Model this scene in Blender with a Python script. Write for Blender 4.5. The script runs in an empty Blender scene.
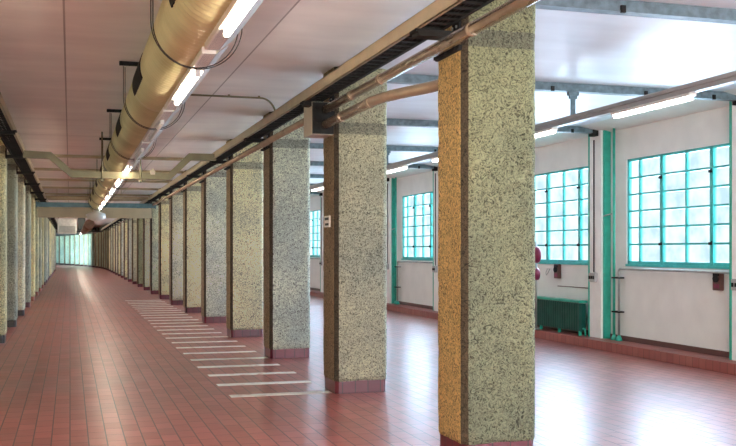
import bpy, bmesh, math, random
from mathutils import Vector, Matrix, noise

random.seed(7)
S = 3.71          # column spacing along the corridor (m)
Y0 = 7.11         # centre of the nearest column
H = 3.65          # ceiling height
C = bpy.context.scene.collection
PI = math.pi

# ------------------------------------------------------------------ materials
def new_mat(name):
    m = bpy.data.materials.new(name); m.use_nodes = True
    nt = m.node_tree
    b = nt.nodes['Principled BSDF']
    return m, nt, b

def N(nt, typ, **kw):
    n = nt.nodes.new(typ)
    for k, v in kw.items():
        if k.startswith('i_'):
            n.inputs[k[2:].replace('_', ' ')].default_value = v
        else:
            setattr(n, k, v)
    return n

def ramp(nt, pts, interp='LINEAR'):
    r = nt.nodes.new('ShaderNodeValToRGB'); r.color_ramp.interpolation = interp
    e = r.color_ramp.elements
    while len(e) < len(pts): e.new(0.5)
    for el, (p, c) in zip(e, pts):
        el.position = p; el.color = (*c, 1) if len(c) == 3 else c
    return r

def mix(nt, a, b, fac, typ='MIX'):
    m = nt.nodes.new('ShaderNodeMix'); m.data_type = 'RGBA'; m.blend_type = typ
    for s, v in ((6, a), (7, b), (0, fac)):
        if hasattr(v, 'links') or isinstance(v, bpy.types.NodeSocket): nt.links.new(v, m.inputs[s])
        elif s == 0: m.inputs[0].default_value = v
        else: m.inputs[s].default_value = (*v, 1)
    return m.outputs[2]

def simple(name, col, rough=0.5, metal=0.0, var=0.12, scale=6, bump=0.0, bscale=40, emis=None, estr=0, coat=0):
    m, nt, b = new_mat(name)
    geo = N(nt, 'ShaderNodeNewGeometry')
    nz = N(nt, 'ShaderNodeTexNoise'); nz.inputs['Scale'].default_value = scale; nz.inputs['Detail'].default_value = 5
    nt.links.new(geo.outputs['Position'], nz.inputs['Vector'])
    lo = tuple(max(0, c * (1 - var)) for c in col); hi = tuple(min(1, c * (1 + var)) for c in col)
    r = ramp(nt, [(0.3, lo), (0.7, hi)])
    nt.links.new(nz.outputs['Fac'], r.inputs['Fac'])
    nt.links.new(r.outputs['Color'], b.inputs['Base Color'])
    b.inputs['Roughness'].default_value = rough
    b.inputs['Metallic'].default_value = metal
    b.inputs['Coat Weight'].default_value = coat
    if bump:
        n2 = N(nt, 'ShaderNodeTexNoise'); n2.inputs['Scale'].default_value = bscale; n2.inputs['Detail'].default_value = 4
        nt.links.new(geo.outputs['Position'], n2.inputs['Vector'])
        bp = N(nt, 'ShaderNodeBump'); bp.inputs['Strength'].default_value = bump; bp.inputs['Distance'].default_value = 0.01
        nt.links.new(n2.outputs['Fac'], bp.inputs['Height']); nt.links.new(bp.outputs['Normal'], b.inputs['Normal'])
    if emis:
        b.inputs['Emission Color'].default_value = (*emis, 1); b.inputs['Emission Strength'].default_value = estr
    return m

M = {}
# --- roughcast column: obj.color rgb tints it, alpha gives the height of the painted shadow band
def column_material():
    m, nt, b = new_mat('roughcast')
    geo = N(nt, 'ShaderNodeNewGeometry')
    oi = N(nt, 'ShaderNodeObjectInfo')
    big = N(nt, 'ShaderNodeTexNoise'); big.inputs['Scale'].default_value = 1.3; big.inputs['Detail'].default_value = 6
    nt.links.new(geo.outputs['Position'], big.inputs['Vector'])
    fine = N(nt, 'ShaderNodeTexNoise'); fine.inputs['Scale'].default_value = 25; fine.inputs['Detail'].default_value = 3
    fine.inputs['Distortion'].default_value = 3.0; fine.inputs['Roughness'].default_value = 0.6
    nt.links.new(geo.outputs['Position'], fine.inputs['Vector'])
    pits = N(nt, 'ShaderNodeTexVoronoi'); pits.inputs['Scale'].default_value = 70
    nt.links.new(geo.outputs['Position'], pits.inputs['Vector'])
    rr = ramp(nt, [(0.36, (0.2, 0.19, 0.18)), (0.43, (0.76, 0.76, 0.74)), (0.49, (1.25, 1.25, 1.25)), (0.6, (1.75, 1.75, 1.7))])
    nt.links.new(fine.outputs['Fac'], rr.inputs['Fac'])
    stain = ramp(nt, [(0.35, (0.72, 0.74, 0.70)), (0.65, (1.1, 1.06, 0.9))])
    nt.links.new(big.outputs['Fac'], stain.inputs['Fac'])
    c = mix(nt, oi.outputs['Color'], stain.outputs['Color'], 1.0, 'MULTIPLY')
    # mixed towards ochre with height
    sep = N(nt, 'ShaderNodeSeparateXYZ'); nt.links.new(geo.outputs['Position'], sep.inputs[0])
    hgt = N(nt, 'ShaderNodeMapRange'); hgt.inputs['From Min'].default_value = 1.4; hgt.inputs['From Max'].default_value = 3.6
    nt.links.new(sep.outputs['Z'], hgt.inputs['Value'])
    hm = N(nt, 'ShaderNodeMath', operation='MULTIPLY'); hm.inputs[1].default_value = 0.35
    nt.links.new(hgt.outputs[0], hm.inputs[0])
    c = mix(nt, c, (0.42, 0.40, 0.17), hm.outputs[0])
    # corridor face (-X side) mixed towards brown, ochre on the nearest column
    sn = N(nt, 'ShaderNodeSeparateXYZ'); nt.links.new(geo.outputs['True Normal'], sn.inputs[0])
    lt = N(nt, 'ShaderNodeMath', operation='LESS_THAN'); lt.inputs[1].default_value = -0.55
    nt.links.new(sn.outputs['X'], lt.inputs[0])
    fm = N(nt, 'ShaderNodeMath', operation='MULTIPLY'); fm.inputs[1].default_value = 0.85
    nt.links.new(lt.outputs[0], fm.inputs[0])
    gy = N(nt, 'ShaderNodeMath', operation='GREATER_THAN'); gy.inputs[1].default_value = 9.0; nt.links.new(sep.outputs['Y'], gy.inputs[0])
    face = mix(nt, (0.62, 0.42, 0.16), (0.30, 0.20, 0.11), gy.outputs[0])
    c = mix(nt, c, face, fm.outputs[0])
    # shadow painted as a ragged dark band near the top
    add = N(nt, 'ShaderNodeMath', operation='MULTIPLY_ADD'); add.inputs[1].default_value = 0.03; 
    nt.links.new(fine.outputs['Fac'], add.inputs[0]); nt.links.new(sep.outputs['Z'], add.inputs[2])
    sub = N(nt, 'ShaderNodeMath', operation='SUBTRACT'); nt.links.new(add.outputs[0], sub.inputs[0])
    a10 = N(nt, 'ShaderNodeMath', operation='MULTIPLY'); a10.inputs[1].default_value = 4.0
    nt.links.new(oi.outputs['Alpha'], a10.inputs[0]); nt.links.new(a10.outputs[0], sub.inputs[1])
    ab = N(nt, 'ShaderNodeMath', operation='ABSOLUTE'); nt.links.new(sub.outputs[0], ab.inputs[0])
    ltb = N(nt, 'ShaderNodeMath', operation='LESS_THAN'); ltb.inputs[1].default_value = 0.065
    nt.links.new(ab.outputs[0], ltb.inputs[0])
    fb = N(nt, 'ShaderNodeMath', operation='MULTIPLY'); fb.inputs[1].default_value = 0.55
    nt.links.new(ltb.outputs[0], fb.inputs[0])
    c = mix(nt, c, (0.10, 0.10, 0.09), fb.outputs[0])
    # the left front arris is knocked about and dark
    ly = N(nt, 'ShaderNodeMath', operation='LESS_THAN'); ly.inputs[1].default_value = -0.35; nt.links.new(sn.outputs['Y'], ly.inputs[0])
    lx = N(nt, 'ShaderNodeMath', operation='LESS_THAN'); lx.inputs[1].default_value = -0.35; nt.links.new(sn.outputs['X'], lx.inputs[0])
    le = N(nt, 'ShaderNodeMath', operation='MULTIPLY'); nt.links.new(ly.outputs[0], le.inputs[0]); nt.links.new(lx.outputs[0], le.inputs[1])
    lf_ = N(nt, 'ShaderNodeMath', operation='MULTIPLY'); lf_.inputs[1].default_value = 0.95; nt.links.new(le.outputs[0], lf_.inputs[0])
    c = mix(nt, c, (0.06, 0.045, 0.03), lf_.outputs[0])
    c = mix(nt, c, rr.outputs['Color'], 0.9, 'MULTIPLY')
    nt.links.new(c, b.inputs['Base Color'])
    b.inputs['Roughness'].default_value = 0.85
    h = N(nt, 'ShaderNodeMath', operation='MULTIPLY_ADD'); h.inputs[1].default_value = 0.3
    nt.links.new(pits.outputs['Distance'], h.inputs[0]); nt.links.new(fine.outputs['Fac'], h.inputs[2])
    bp = N(nt, 'ShaderNodeBump'); bp.inputs['Strength'].default_value = 1.0; bp.inputs['Distance'].default_value = 0.05
    nt.links.new(h.outputs[0], bp.inputs['Height']); nt.links.new(bp.outputs['Normal'], b.inputs['Normal'])
    return m
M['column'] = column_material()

def brick_mat(name, c1, c2, mortar, bw, rh, msize, rough, rot=0.0, plane='XY', offset=0.5, bump=0.25, varc=None, use_obj=False, coat=0.0, fill=None):
    m, nt, b = new_mat(name)
    geo = N(nt, 'ShaderNodeNewGeometry')
    mp = N(nt, 'ShaderNodeMapping'); nt.links.new(geo.outputs['Position'], mp.inputs['Vector'])
    if plane == 'XY': mp.inputs['Rotation'].default_value = (0, 0, rot)
    br = N(nt, 'ShaderNodeTexBrick')
    br.offset = offset
    br.inputs['Scale'].default_value = 1.0
    br.inputs['Brick Width'].default_value = bw; br.inputs['Row Height'].default_value = rh
    br.inputs['Mortar Size'].default_value = msize; br.inputs['Mortar Smooth'].default_value = 0.2
    br.inputs['Color1'].default_value = (*c1, 1); br.inputs['Color2'].default_value = (*c2, 1); br.inputs['Mortar'].default_value = (*mortar, 1)
    br.inputs['Bias'].default_value = 0.0
    if plane == 'side':     # u = x + y, v = z : works for both vertical faces
        sp = N(nt, 'ShaderNodeSeparateXYZ'); nt.links.new(geo.outputs['Position'], sp.inputs[0])
        ad = N(nt, 'ShaderNodeMath', operation='ADD'); nt.links.new(sp.outputs['X'], ad.inputs[0]); nt.links.new(sp.outputs['Y'], ad.inputs[1])
        cb = N(nt, 'ShaderNodeCombineXYZ'); nt.links.new(ad.outputs[0], cb.inputs['X']); nt.links.new(sp.outputs['Z'], cb.inputs['Y'])
        nt.links.new(cb.outputs[0], br.inputs['Vector'])
    else:
        nt.links.new(mp.outputs[0], br.inputs['Vector'])
    nz = N(nt, 'ShaderNodeTexNoise'); nz.inputs['Scale'].default_value = 0.7; nz.inputs['Detail'].default_value = 7; nz.inputs['Roughness'].default_value = 0.65
    nt.links.new(geo.outputs['Position'], nz.inputs['Vector'])
    rr = ramp(nt, [(0.3, (0.78, 0.72, 0.72)), (0.7, (1.15, 1.15, 1.15))])
    nt.links.new(nz.outputs['Fac'], rr.inputs['Fac'])
    c = mix(nt, br.outputs['Color'], rr.outputs['Color'], 1.0, 'MULTIPLY')
    if use_obj:
        oi = N(nt, 'ShaderNodeObjectInfo')
        c = mix(nt, c, oi.outputs['Color'], 1.0, 'MULTIPLY')
    nt.links.new(c, b.inputs['Base Color'])
    rgh = N(nt, 'ShaderNodeMapRange'); rgh.inputs['To Min'].default_value = rough * 0.75; rgh.inputs['To Max'].default_value = rough * 1.3
    nt.links.new(nz.outputs['Fac'], rgh.inputs['Value'])
    nt.links.new(rgh.outputs[0], b.inputs['Roughness'])
    b.inputs['Coat Weight'].default_value = coat
    b.inputs['Coat Roughness'].default_value = 0.26
    fn = N(nt, 'ShaderNodeTexNoise'); fn.inputs['Scale'].default_value = 9; fn.inputs['Detail'].default_value = 3
    nt.links.new(geo.outputs['Position'], fn.inputs['Vector'])
    hh = N(nt, 'ShaderNodeMath', operation='MULTIPLY_ADD'); hh.inputs[1].default_value = -1.0
    nt.links.new(br.outputs['Fac'], hh.inputs[0]); nt.links.new(fn.outputs['Fac'], hh.inputs[2])
    bp = N(nt, 'ShaderNodeBump'); bp.inputs['Strength'].default_value = bump; bp.inputs['Distance'].default_value = 0.006
    nt.links.new(hh.outputs[0], bp.inputs['Height']); nt.links.new(bp.outputs['Normal'], b.inputs['Normal'])
    return m

M['floor'] = brick_mat('quarry_tile', (0.33, 0.078, 0.066), (0.43, 0.115, 0.10), (0.06, 0.02, 0.022), 0.298, 0.149, 0.006, 0.40, rot=PI/2, bump=0.4, coat=0.5)
M['base'] = brick_mat('plinth_tile', (0.10, 0.014, 0.026), (0.13, 0.022, 0.035), (0.03, 0.012, 0.015), 0.148, 0.4, 0.006, 0.3, plane='side', offset=0.0, use_obj=True)
M['step'] = brick_mat('step_tile', (0.30, 0.085, 0.075), (0.36, 0.12, 0.10), (0.08, 0.03, 0.03), 0.149, 0.4, 0.004, 0.4, plane='side', offset=0.0)

def ceiling_material():
    m, nt, b = new_mat('painted_ceiling')
    geo = N(nt, 'ShaderNodeNewGeometry')
    sep = N(nt, 'ShaderNodeSeparateXYZ'); nt.links.new(geo.outputs['Position'], sep.inputs[0])
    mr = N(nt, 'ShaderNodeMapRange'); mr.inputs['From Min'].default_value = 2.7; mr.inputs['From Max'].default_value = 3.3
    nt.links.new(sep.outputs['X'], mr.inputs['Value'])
    c = mix(nt, (0.88, 0.83, 0.79), (0.72, 0.77, 0.84), mr.outputs[0])  # warm lamp light and cool daylight tinted into one ceiling, split by X
    nz = N(nt, 'ShaderNodeTexNoise'); nz.inputs['Scale'].default_value = 0.7; nz.inputs['Detail'].default_value = 3
    mp = N(nt, 'ShaderNodeMapping'); mp.inputs['Scale'].default_value = (1, 3, 1)
    nt.links.new(geo.outputs['Position'], mp.inputs['Vector']); nt.links.new(mp.outputs[0], nz.inputs['Vector'])
    rr = ramp(nt, [(0.3, (0.86, 0.85, 0.86)), (0.7, (1.02, 1.02, 1.02))])
    nt.links.new(nz.outputs['Fac'], rr.inputs['Fac'])
    c = mix(nt, c, rr.outputs['Color'], 1.0, 'MULTIPLY')
    # soot next to the column heads
    # seams between panels : lines at X = -0.05, 1.80 and one cross joint per column line
    def line(sock, at, w):
        s = N(nt, 'ShaderNodeMath', operation='SUBTRACT'); nt.links.new(sock, s.inputs[0]); s.inputs[1].default_value = at
        a = N(nt, 'ShaderNodeMath', operation='ABSOLUTE'); nt.links.new(s.outputs[0], a.inputs[0])
        l = N(nt, 'ShaderNodeMath', operation='LESS_THAN'); nt.links.new(a.outputs[0], l.inputs[0]); l.inputs[1].default_value = w
        return l.outputs[0]
    l1 = line(sep.outputs['X'], -0.05, 0.009); l2 = line(sep.outputs['X'], 1.80, 0.009)
    md = N(nt, 'ShaderNodeMath', operation='WRAP'); nt.links.new(sep.outputs['Y'], md.inputs[0]); md.inputs[1].default_value = Y0 + 0.5*S; md.inputs[2].default_value = Y0 - 0.5*S
    l3a = line(md.outputs[0], Y0 + 0.02, 0.012)
    gt = N(nt, 'ShaderNodeMath', operation='GREATER_THAN'); gt.inputs[1].default_value = 17.0; nt.links.new(sep.outputs['Y'], gt.inputs[0])
    ml = N(nt, 'ShaderNodeMath', operation='MULTIPLY'); nt.links.new(l3a, ml.inputs[0]); nt.links.new(gt.outputs[0], ml.inputs[1]); l3 = ml.outputs[0]
    mx = N(nt, 'ShaderNodeMath', operation='MAXIMUM'); nt.links.new(l1, mx.inputs[0]); nt.links.new(l2, mx.inputs[1])
    mx2 = N(nt, 'ShaderNodeMath', operation='MAXIMUM'); nt.links.new(mx.outputs[0], mx2.inputs[0]); nt.links.new(l3, mx2.inputs[1])
    f = N(nt, 'ShaderNodeMath', operation='MULTIPLY'); f.inputs[1].default_value = 0.7; nt.links.new(mx2.outputs[0], f.inputs[0])
    c = mix(nt, c, (0.16, 0.12, 0.10), f.outputs[0])
    nt.links.new(c, b.inputs['Base Color'])
    b.inputs['Roughness'].default_value = 0.42
    return m
M['ceiling'] = ceiling_material()
M['wall'] = simple('painted_wall', (0.80, 0.79, 0.76), 0.6, var=0.05, scale=2.5, bump=0.1)
M['cream'] = simple('cream_wall', (0.62, 0.54, 0.38), 0.6, var=0.1, scale=2)
M['pier'] = simple('pier_paint', (0.85, 0.84, 0.82), 0.5, var=0.04)
M['green'] = simple('green_gloss', (0.03, 0.40, 0.29), 0.3, var=0.15, scale=9)
M['teal'] = simple('teal_frame', (0.05, 0.48, 0.47), 0.35, var=0.15, scale=9)
M['radiator'] = simple('radiator_green', (0.008, 0.085, 0.065), 0.35, var=0.2, scale=5)
M['black'] = simple('black_steel', (0.02, 0.02, 0.02), 0.45, var=0.3)
M['cable'] = simple('black_cable', (0.015, 0.015, 0.016), 0.5, var=0.3)
M['wire'] = simple('wire_rope', (0.02, 0.018, 0.016), 0.7)
M['beige'] = simple('beige_rail', (0.40, 0.34, 0.22), 0.42, var=0.12, scale=4)
M['pinkpipe'] = simple('conduit', (0.44, 0.34, 0.25), 0.22, metal=0.45, var=0.12, scale=5)
M['box'] = simple('box_grey', (0.5, 0.43, 0.33), 0.45, var=0.06)
M['olive'] = simple('olive_channel', (0.15, 0.135, 0.075), 0.42, metal=0.2, var=0.15)
M['galv'] = simple('galvanised_steel', (0.15, 0.20, 0.23), 0.45, metal=0.3, var=0.3, scale=14, bump=0.15)
M['bluesteel'] = simple('blue_steel', (0.12, 0.24, 0.30), 0.45, metal=0.3, var=0.25)
M['grey'] = simple('grey_trunking', (0.40, 0.39, 0.39), 0.4, metal=0.2, var=0.08)
for _k in ('black', 'cable'):
    _b = M[_k].node_tree.nodes['Principled BSDF']; _b.inputs['Roughness'].default_value = 0.75; _b.inputs['Specular IOR Level'].default_value = 0.15
M['white'] = simple('white_enamel', (0.82, 0.80, 0.76), 0.35, var=0.04)
M['brown'] = simple('brown_plastic', (0.12, 0.05, 0.045), 0.4, var=0.15)
M['maroon'] = simple('maroon_enamel', (0.22, 0.02, 0.07), 0.3, var=0.1)
M['seat'] = simple('grey_pipe', (0.36, 0.38, 0.37), 0.35, metal=0.5, var=0.15)
M['dark'] = simple('dark_soffit', (0.05, 0.06, 0.06), 0.7)
M['acwhite'] = simple('unit_casing', (0.88, 0.9, 0.86), 0.4, var=0.12, scale=8)
M['rust'] = simple('rusty_duct', (0.26, 0.14, 0.09), 0.45, metal=0.3, var=0.25)

def emit_mat(name, col, strength):
    m, nt, b = new_mat(name)
    b.inputs['Base Color'].default_value = (*col, 1)
    nz = N(nt, 'ShaderNodeTexNoise'); nz.inputs['Scale'].default_value = 2
    r = ramp(nt, [(0.3, tuple(c*0.97 for c in col)), (0.7, col)])
    nt.links.new(nz.outputs['Fac'], r.inputs['Fac']); nt.links.new(r.outputs['Color'], b.inputs['Emission Color'])
    b.inputs['Emission Strength'].default_value = strength
    return m
M['tube'] = emit_mat('warm_tube', (1.0, 0.84, 0.66), 36)
M['tube_off'] = simple('unlit_tube', (0.8, 0.78, 0.72), 0.3)
M['tube2'] = emit_mat('cool_tube', (1.0, 0.97, 0.92), 7)

def pane_material():      # frosted glazing, lets daylight through
    m, nt, b = new_mat('frosted_pane')
    nt.nodes.remove(b)
    out = nt.nodes['Material Output']
    geo = N(nt, 'ShaderNodeNewGeometry')
    vo = N(nt, 'ShaderNodeTexNoise'); vo.inputs['Scale'].default_value = 3.0; vo.inputs['Detail'].default_value = 5
    nt.links.new(geo.outputs['Position'], vo.inputs['Vector'])
    r = ramp(nt, [(0.36, (0.50, 0.68, 0.78)), (0.48, (0.78, 0.92, 0.98)), (0.6, (1.0, 0.98, 1.0))])
    nt.links.new(vo.outputs['Fac'], r.inputs['Fac'])
    em = N(nt, 'ShaderNodeEmission'); em.inputs['Strength'].default_value = PANE
    nt.links.new(r.outputs['Color'], em.inputs['Color'])
    tr = N(nt, 'ShaderNodeBsdfTransparent'); tr.inputs['Color'].default_value = (0.9, 0.97, 0.97, 1)
    ad = N(nt, 'ShaderNodeAddShader'); nt.links.new(em.outputs[0], ad.inputs[0]); nt.links.new(tr.outputs[0], ad.inputs[1])
    nt.links.new(ad.outputs[0], out.inputs['Surface'])
    return m
PANE = 0.18
M['pane'] = pane_material()

def duct_material():
    m, nt, b = new_mat('spiral_duct')
    geo = N(nt, 'ShaderNodeNewGeometry')
    nz = N(nt, 'ShaderNodeTexNoise'); nz.inputs['Scale'].default_value = 1.2; nz.inputs['Detail'].default_value = 4
    mp = N(nt, 'ShaderNodeMapping'); mp.inputs['Scale'].default_value = (1, 1.0, 1)
    nt.links.new(geo.outputs['Position'], mp.inputs['Vector']); nt.links.new(mp.outputs[0], nz.inputs['Vector'])
    r = ramp(nt, [(0.3, (0.56, 0.53, 0.28)), (0.7, (0.84, 0.80, 0.50))])
    nt.links.new(nz.outputs['Fac'], r.inputs['Fac']); nt.links.new(r.outputs['Color'], b.inputs['Base Color'])
    b.inputs['Metallic'].default_value = 0.5; b.inputs['Roughness'].default_value = 0.36
    return m
M['duct'] = duct_material()

def stripe_material():
    m, nt, b = new_mat('worn_floor_paint')
    geo = N(nt, 'ShaderNodeNewGeometry')
    nz = N(nt, 'ShaderNodeTexNoise'); nz.inputs['Scale'].default_value = 7; nz.inputs['Detail'].default_value = 6
    nt.links.new(geo.outputs['Position'], nz.inputs['Vector'])
    r = ramp(nt, [(0.33, (0.50, 0.25, 0.22)), (0.42, (0.78, 0.72, 0.66)), (0.6, (0.86, 0.83, 0.78))])
    nt.links.new(nz.outputs['Fac'], r.inputs['Fac']); nt.links.new(r.outputs['Color'], b.inputs['Base Color'])
    b.inputs['Roughness'].default_value = 0.4
    return m
M['stripe'] = stripe_material()

# ------------------------------------------------------------------ mesh helpers
def box(bm, x0, x1, y0, y1, z0, z1, bev=0.0):
    r = bmesh.ops.create_cube(bm, size=1.0)
    vs = r['verts']
    for v in vs:
        v.co.x = x0 + (v.co.x + 0.5) * (x1 - x0)
        v.co.y = y0 + (v.co.y + 0.5) * (y1 - y0)
        v.co.z = z0 + (v.co.z + 0.5) * (z1 - z0)
    if bev:
        es = {e for v in vs for e in v.link_edges}
        bmesh.ops.bevel(bm, geom=list(es), offset=bev, segments=2, affect='EDGES')

def tube(bm, pts, r, seg=10, caps=True):
    pts = [Vector(p) for p in pts]
    rings = []
    up0 = None
    for i, p in enumerate(pts):
        if i == 0: d = pts[1] - p
        elif i == len(pts) - 1: d = p - pts[i-1]
        else: d = (pts[i+1] - p).normalized() + (p - pts[i-1]).normalized()
        d.normalize()
        if up0 is None:
            up0 = Vector((0, 0, 1)) if abs(d.z) < 0.9 else Vector((1, 0, 0))
        a = d.cross(up0)
        if a.length < 1e-4: a = d.cross(Vector((0, 1, 0)))
        a.normalize(); bb = a.cross(d).normalized(); up0 = bb
        rr = r[i] if isinstance(r, (list, tuple)) else r
        rings.append([bm.verts.new(p + a*math.cos(2*PI*k/seg)*rr + bb*math.sin(2*PI*k/seg)*rr) for k in range(seg)])
    for r0, r1 in zip(rings, rings[1:]):
        for k in range(seg):
            f = bm.faces.new((r0[k], r0[(k+1) % seg], r1[(k+1) % seg], r1[k])); f.smooth = True
    if caps:
        bm.faces.new(rings[0][::-1]); bm.faces.new(rings[-1])

def bend(p0, p1, p2, rad, n=6):
    """rounded corner at p1 -> list of points"""
    p0, p1, p2 = Vector(p0), Vector(p1), Vector(p2)
    a = p1 + (p0 - p1).normalized() * rad; c = p1 + (p2 - p1).normalized() * rad
    return [a*(1-t)**2 + p1*2*t*(1-t) + c*t*t for t in [i/n for i in range(n+1)]]

def path(pts, rad=0.06, n=6):
    out = [Vector(pts[0])]
    for i in range(1, len(pts)-1): out += bend(pts[i-1], pts[i], pts[i+1], rad, n)
    out.append(Vector(pts[-1])); return out

def make(name, bm, mat, parent=None):
    me = bpy.data.meshes.new(name)
    bmesh.ops.recalc_face_normals(bm, faces=bm.faces)
    bm.to_mesh(me); bm.free()
    me.materials.append(mat)
    o = bpy.data.objects.new(name, me); C.objects.link(o)
    if parent: o.parent = parent
    return o

def tag(o, label, cat, group=None, kind='thing'):
    o['label'] = label; o['category'] = cat
    if group: o['group'] = group
    if kind != 'thing': o['kind'] = kind
    return o

def thing(name, label, cat, loc=(0, 0, 0), group=None):
    o = bpy.data.objects.new(name, None); C.objects.link(o)
    o.location = loc; o.empty_display_size = 0.1
    return tag(o, label, cat, group)

def struct(name, bm, mat):
    o = make(name, bm, mat); o['kind'] = 'structure'; return o

def dup(root, loc, label=None, group=None, rotz=0):
    r = root.copy(); C.objects.link(r); r.location = loc; r.rotation_euler = (0, 0, rotz)
    if label: r['label'] = label
    if group: r['group'] = group
    elif 'group' in r.keys() and group == '': del r['group']
    for ch in list(root.children):
        c = ch.copy(); C.objects.link(c); c.parent = r
        for g in ch.children:
            d = g.copy(); C.objects.link(d); d.parent = c
    return r
ORD = ['nearest', 'second', 'third', 'fourth', 'fifth', 'sixth', 'seventh', 'eighth', 'ninth', 'tenth', 'eleventh', 'twelfth']

# ------------------------------------------------------------------ setting
YE = 92.0      # far end of the straight hall
bm = bmesh.new(); box(bm, -45, 9.2, -4, 170, -0.2, 0); struct('floor', bm, M['floor'])
bm = bmesh.new(); box(bm, -45, 9.2, -4, 170, H, H + 0.2); struct('ceiling', bm, M['ceiling'])
bm = bmesh.new(); box(bm, -3.2, 9.2, -4.2, -4, 0, H); struct('wall_back', bm, M['wall'])
bm = bmesh.new(); box(bm, -3.2, -3.0, -4, 96, 0, H); struct('wall_left', bm, M['cream'])
bm = bmesh.new(); box(bm, 3.7, 8.75, YE, YE + 0.2, 0, H); struct('wall_far', bm, M['wall'])
XW = 8.55
WZ0, WZ1 = 1.37, 3.06
bays = list(range(-3, 23))
bm = bmesh.new()
box(bm, XW, XW + 0.2, -4, YE, 0, WZ0); box(bm, XW, XW + 0.2, -4, YE, WZ1, H)
for k in bays:
    yc = Y0 + 0.02 + S * k
    y1 = yc + S - 0.70; y0 = yc + 0.24            # window spans y0..y1 ; wall from y1 to next pier
    box(bm, XW, XW + 0.2, y1, yc + S + 0.24, WZ0, WZ1)
struct('wall_right', bm, M['wall'])
bm = bmesh.new(); box(bm, 8.14, XW, -4, YE, 0, 0.145, 0.006); struct('trim_1', bm, M['step'])
bm = bmesh.new(); box(bm, XW - 0.012, XW, -4, YE, 0.145, 0.225); struct('baseboard_right', bm, M['brown'])
# small cove where the ceiling meets the window wall
bm = bmesh.new()
vs = []
for (x, z) in ((XW, 3.56), (XW, H), (XW - 0.5, H)):
    vs.append([bm.verts.new((x, -4, z)), bm.verts.new((x, YE, z))])
for a, b_ in ((0, 1), (1, 2), (2, 0)): bm.faces.new((vs[a][0], vs[a][1], vs[b_][1], vs[b_][0]))
bm.faces.new([v[0] for v in vs]); bm.faces.new([v[1] for v in vs][::-1])
struct('trim_2', bm, M['wall'])

# windows
def window_meshes():
    L = S - 0.94
    offs = [0, 0.61*L/2.79, 1.22*L/2.79, 1.83*L/2.79, 2.44*L/2.79, L]      # narrow column at the far end
    fr = bmesh.new(); D0, D1 = 0.02, 0.075
    box(fr, D0, D1, 0, L, 0, 0.06); box(fr, D0, D1, 0, L, 1.65, 1.69)
    box(fr, D0, D1, 0, 0.045, 0, 1.69); box(fr, D0, D1, L - 0.045, L, 0, 1.69)
    box(fr, -0.02, D1, 0, L, -0.025, 0.012)
    rows = [0.06 + i * (1.65 - 0.06) / 6 for i in range(7)]
    for i, o in enumerate(offs[1:-1]):
        w = 0.038 if i in (0, 2) else 0.017
        box(fr, D0 - (0.01 if w > 0.03 else 0), D1, o - w, o + w, 0.02, 1.67)
    for z in rows[1:-1]: box(fr, D0 + 0.005, D1, 0.02, L - 0.02, z - 0.015, z + 0.015)
    pn = bmesh.new(); box(pn, 0.045, 0.06, 0.01, L - 0.01, 0.01, 1.68)
    hd = bmesh.new()
    for o in (offs[1], offs[3]):
        for z in (rows[1], rows[5] - 0.05):
            box(hd, -0.03, 0.02, o - 0.02, o + 0.02, z - 0.02, z + 0.02, 0.004)
            tube(hd, [(-0.02, o, z), (-0.04, o - 0.08, z + 0.03)], 0.009, 6)
    return fr, pn, hd
fr, pn, hd = window_meshes()
w0 = make('window_1', fr, M['teal']); w0['kind'] = 'structure'
make('window_pane', pn, M['pane'], w0)
make('window_latch', hd, M['black'], w0)
for i, k in enumerate(bays):
    loc = (XW, Y0 + 0.26 + S * k, WZ0)
    if i == 0: w0.location = loc
    else:
        w = dup(w0, loc); w.name = 'window_%d' % (i + 1)

# ------------------------------------------------------------------ piers on the window wall
p0 = thing('painted_pier', 'x', 'pier')
bm = bmesh.new(); box(bm, -0.16, 0.02, -0.185, 0.185, 0.0, 3.47, 0.006); make('shaft', bm, M['pier'], p0)
bm = bmesh.new(); box(bm, -0.125, 0.0, -0.225, -0.185, 0.0, 3.47); make('steel_flange', bm, M['green'], p0)
bm = bmesh.new(); box(bm, -0.165, 0.0, 0.185, 0.228, 0.0, 3.47); make('steel_flange', bm, M['green'], p0)
bm = bmesh.new(); tube(bm, [(-0.168, 0.03, 1.09), (-0.168, 0.03, 3.3)], 0.011, 6); make('cable_conduit', bm, M['cable'], p0)
sb = bmesh.new(); box(sb, -0.215, -0.16, -0.07, 0.13, 0.93, 1.08, 0.006); sk = make('socket_box', sb, M['grey'], p0)
sb = bmesh.new()
for a in (-0.035, 0.03, 0.095): box(sb, -0.225, -0.21, a - 0.02, a + 0.02, 0.975, 1.03, 0.004)
make('socket', sb, M['black'], sk)
npier = 0
plab = {1: 'green-edged white pier at the right edge of the photo beside the nearest window',
        2: 'white pier with cable and socket box between the radiator and the nearest window',
        4: 'narrow white pier with green edge seen just left of the nearest concrete column',
        5: 'white pier with green strip seen just right of the second nearest concrete column',
        7: 'thin green-edged white pier seen left of the second nearest concrete column'}
for k in range(-2, 23):
    lab = plab.get(k, 'white green-edged pier farther along the window wall, mostly behind the concrete columns')
    grp = None if k in plab else 'far piers on the window wall'
    loc = (XW, Y0 + 0.02 + S * k, 0.145)
    if npier == 0:
        p0.location = loc; p0['label'] = lab; p0['group'] = grp
    else:
        q = dup(p0, loc, lab, grp)
        if grp is None and 'group' in q.keys(): del q['group']
    npier += 1

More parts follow.
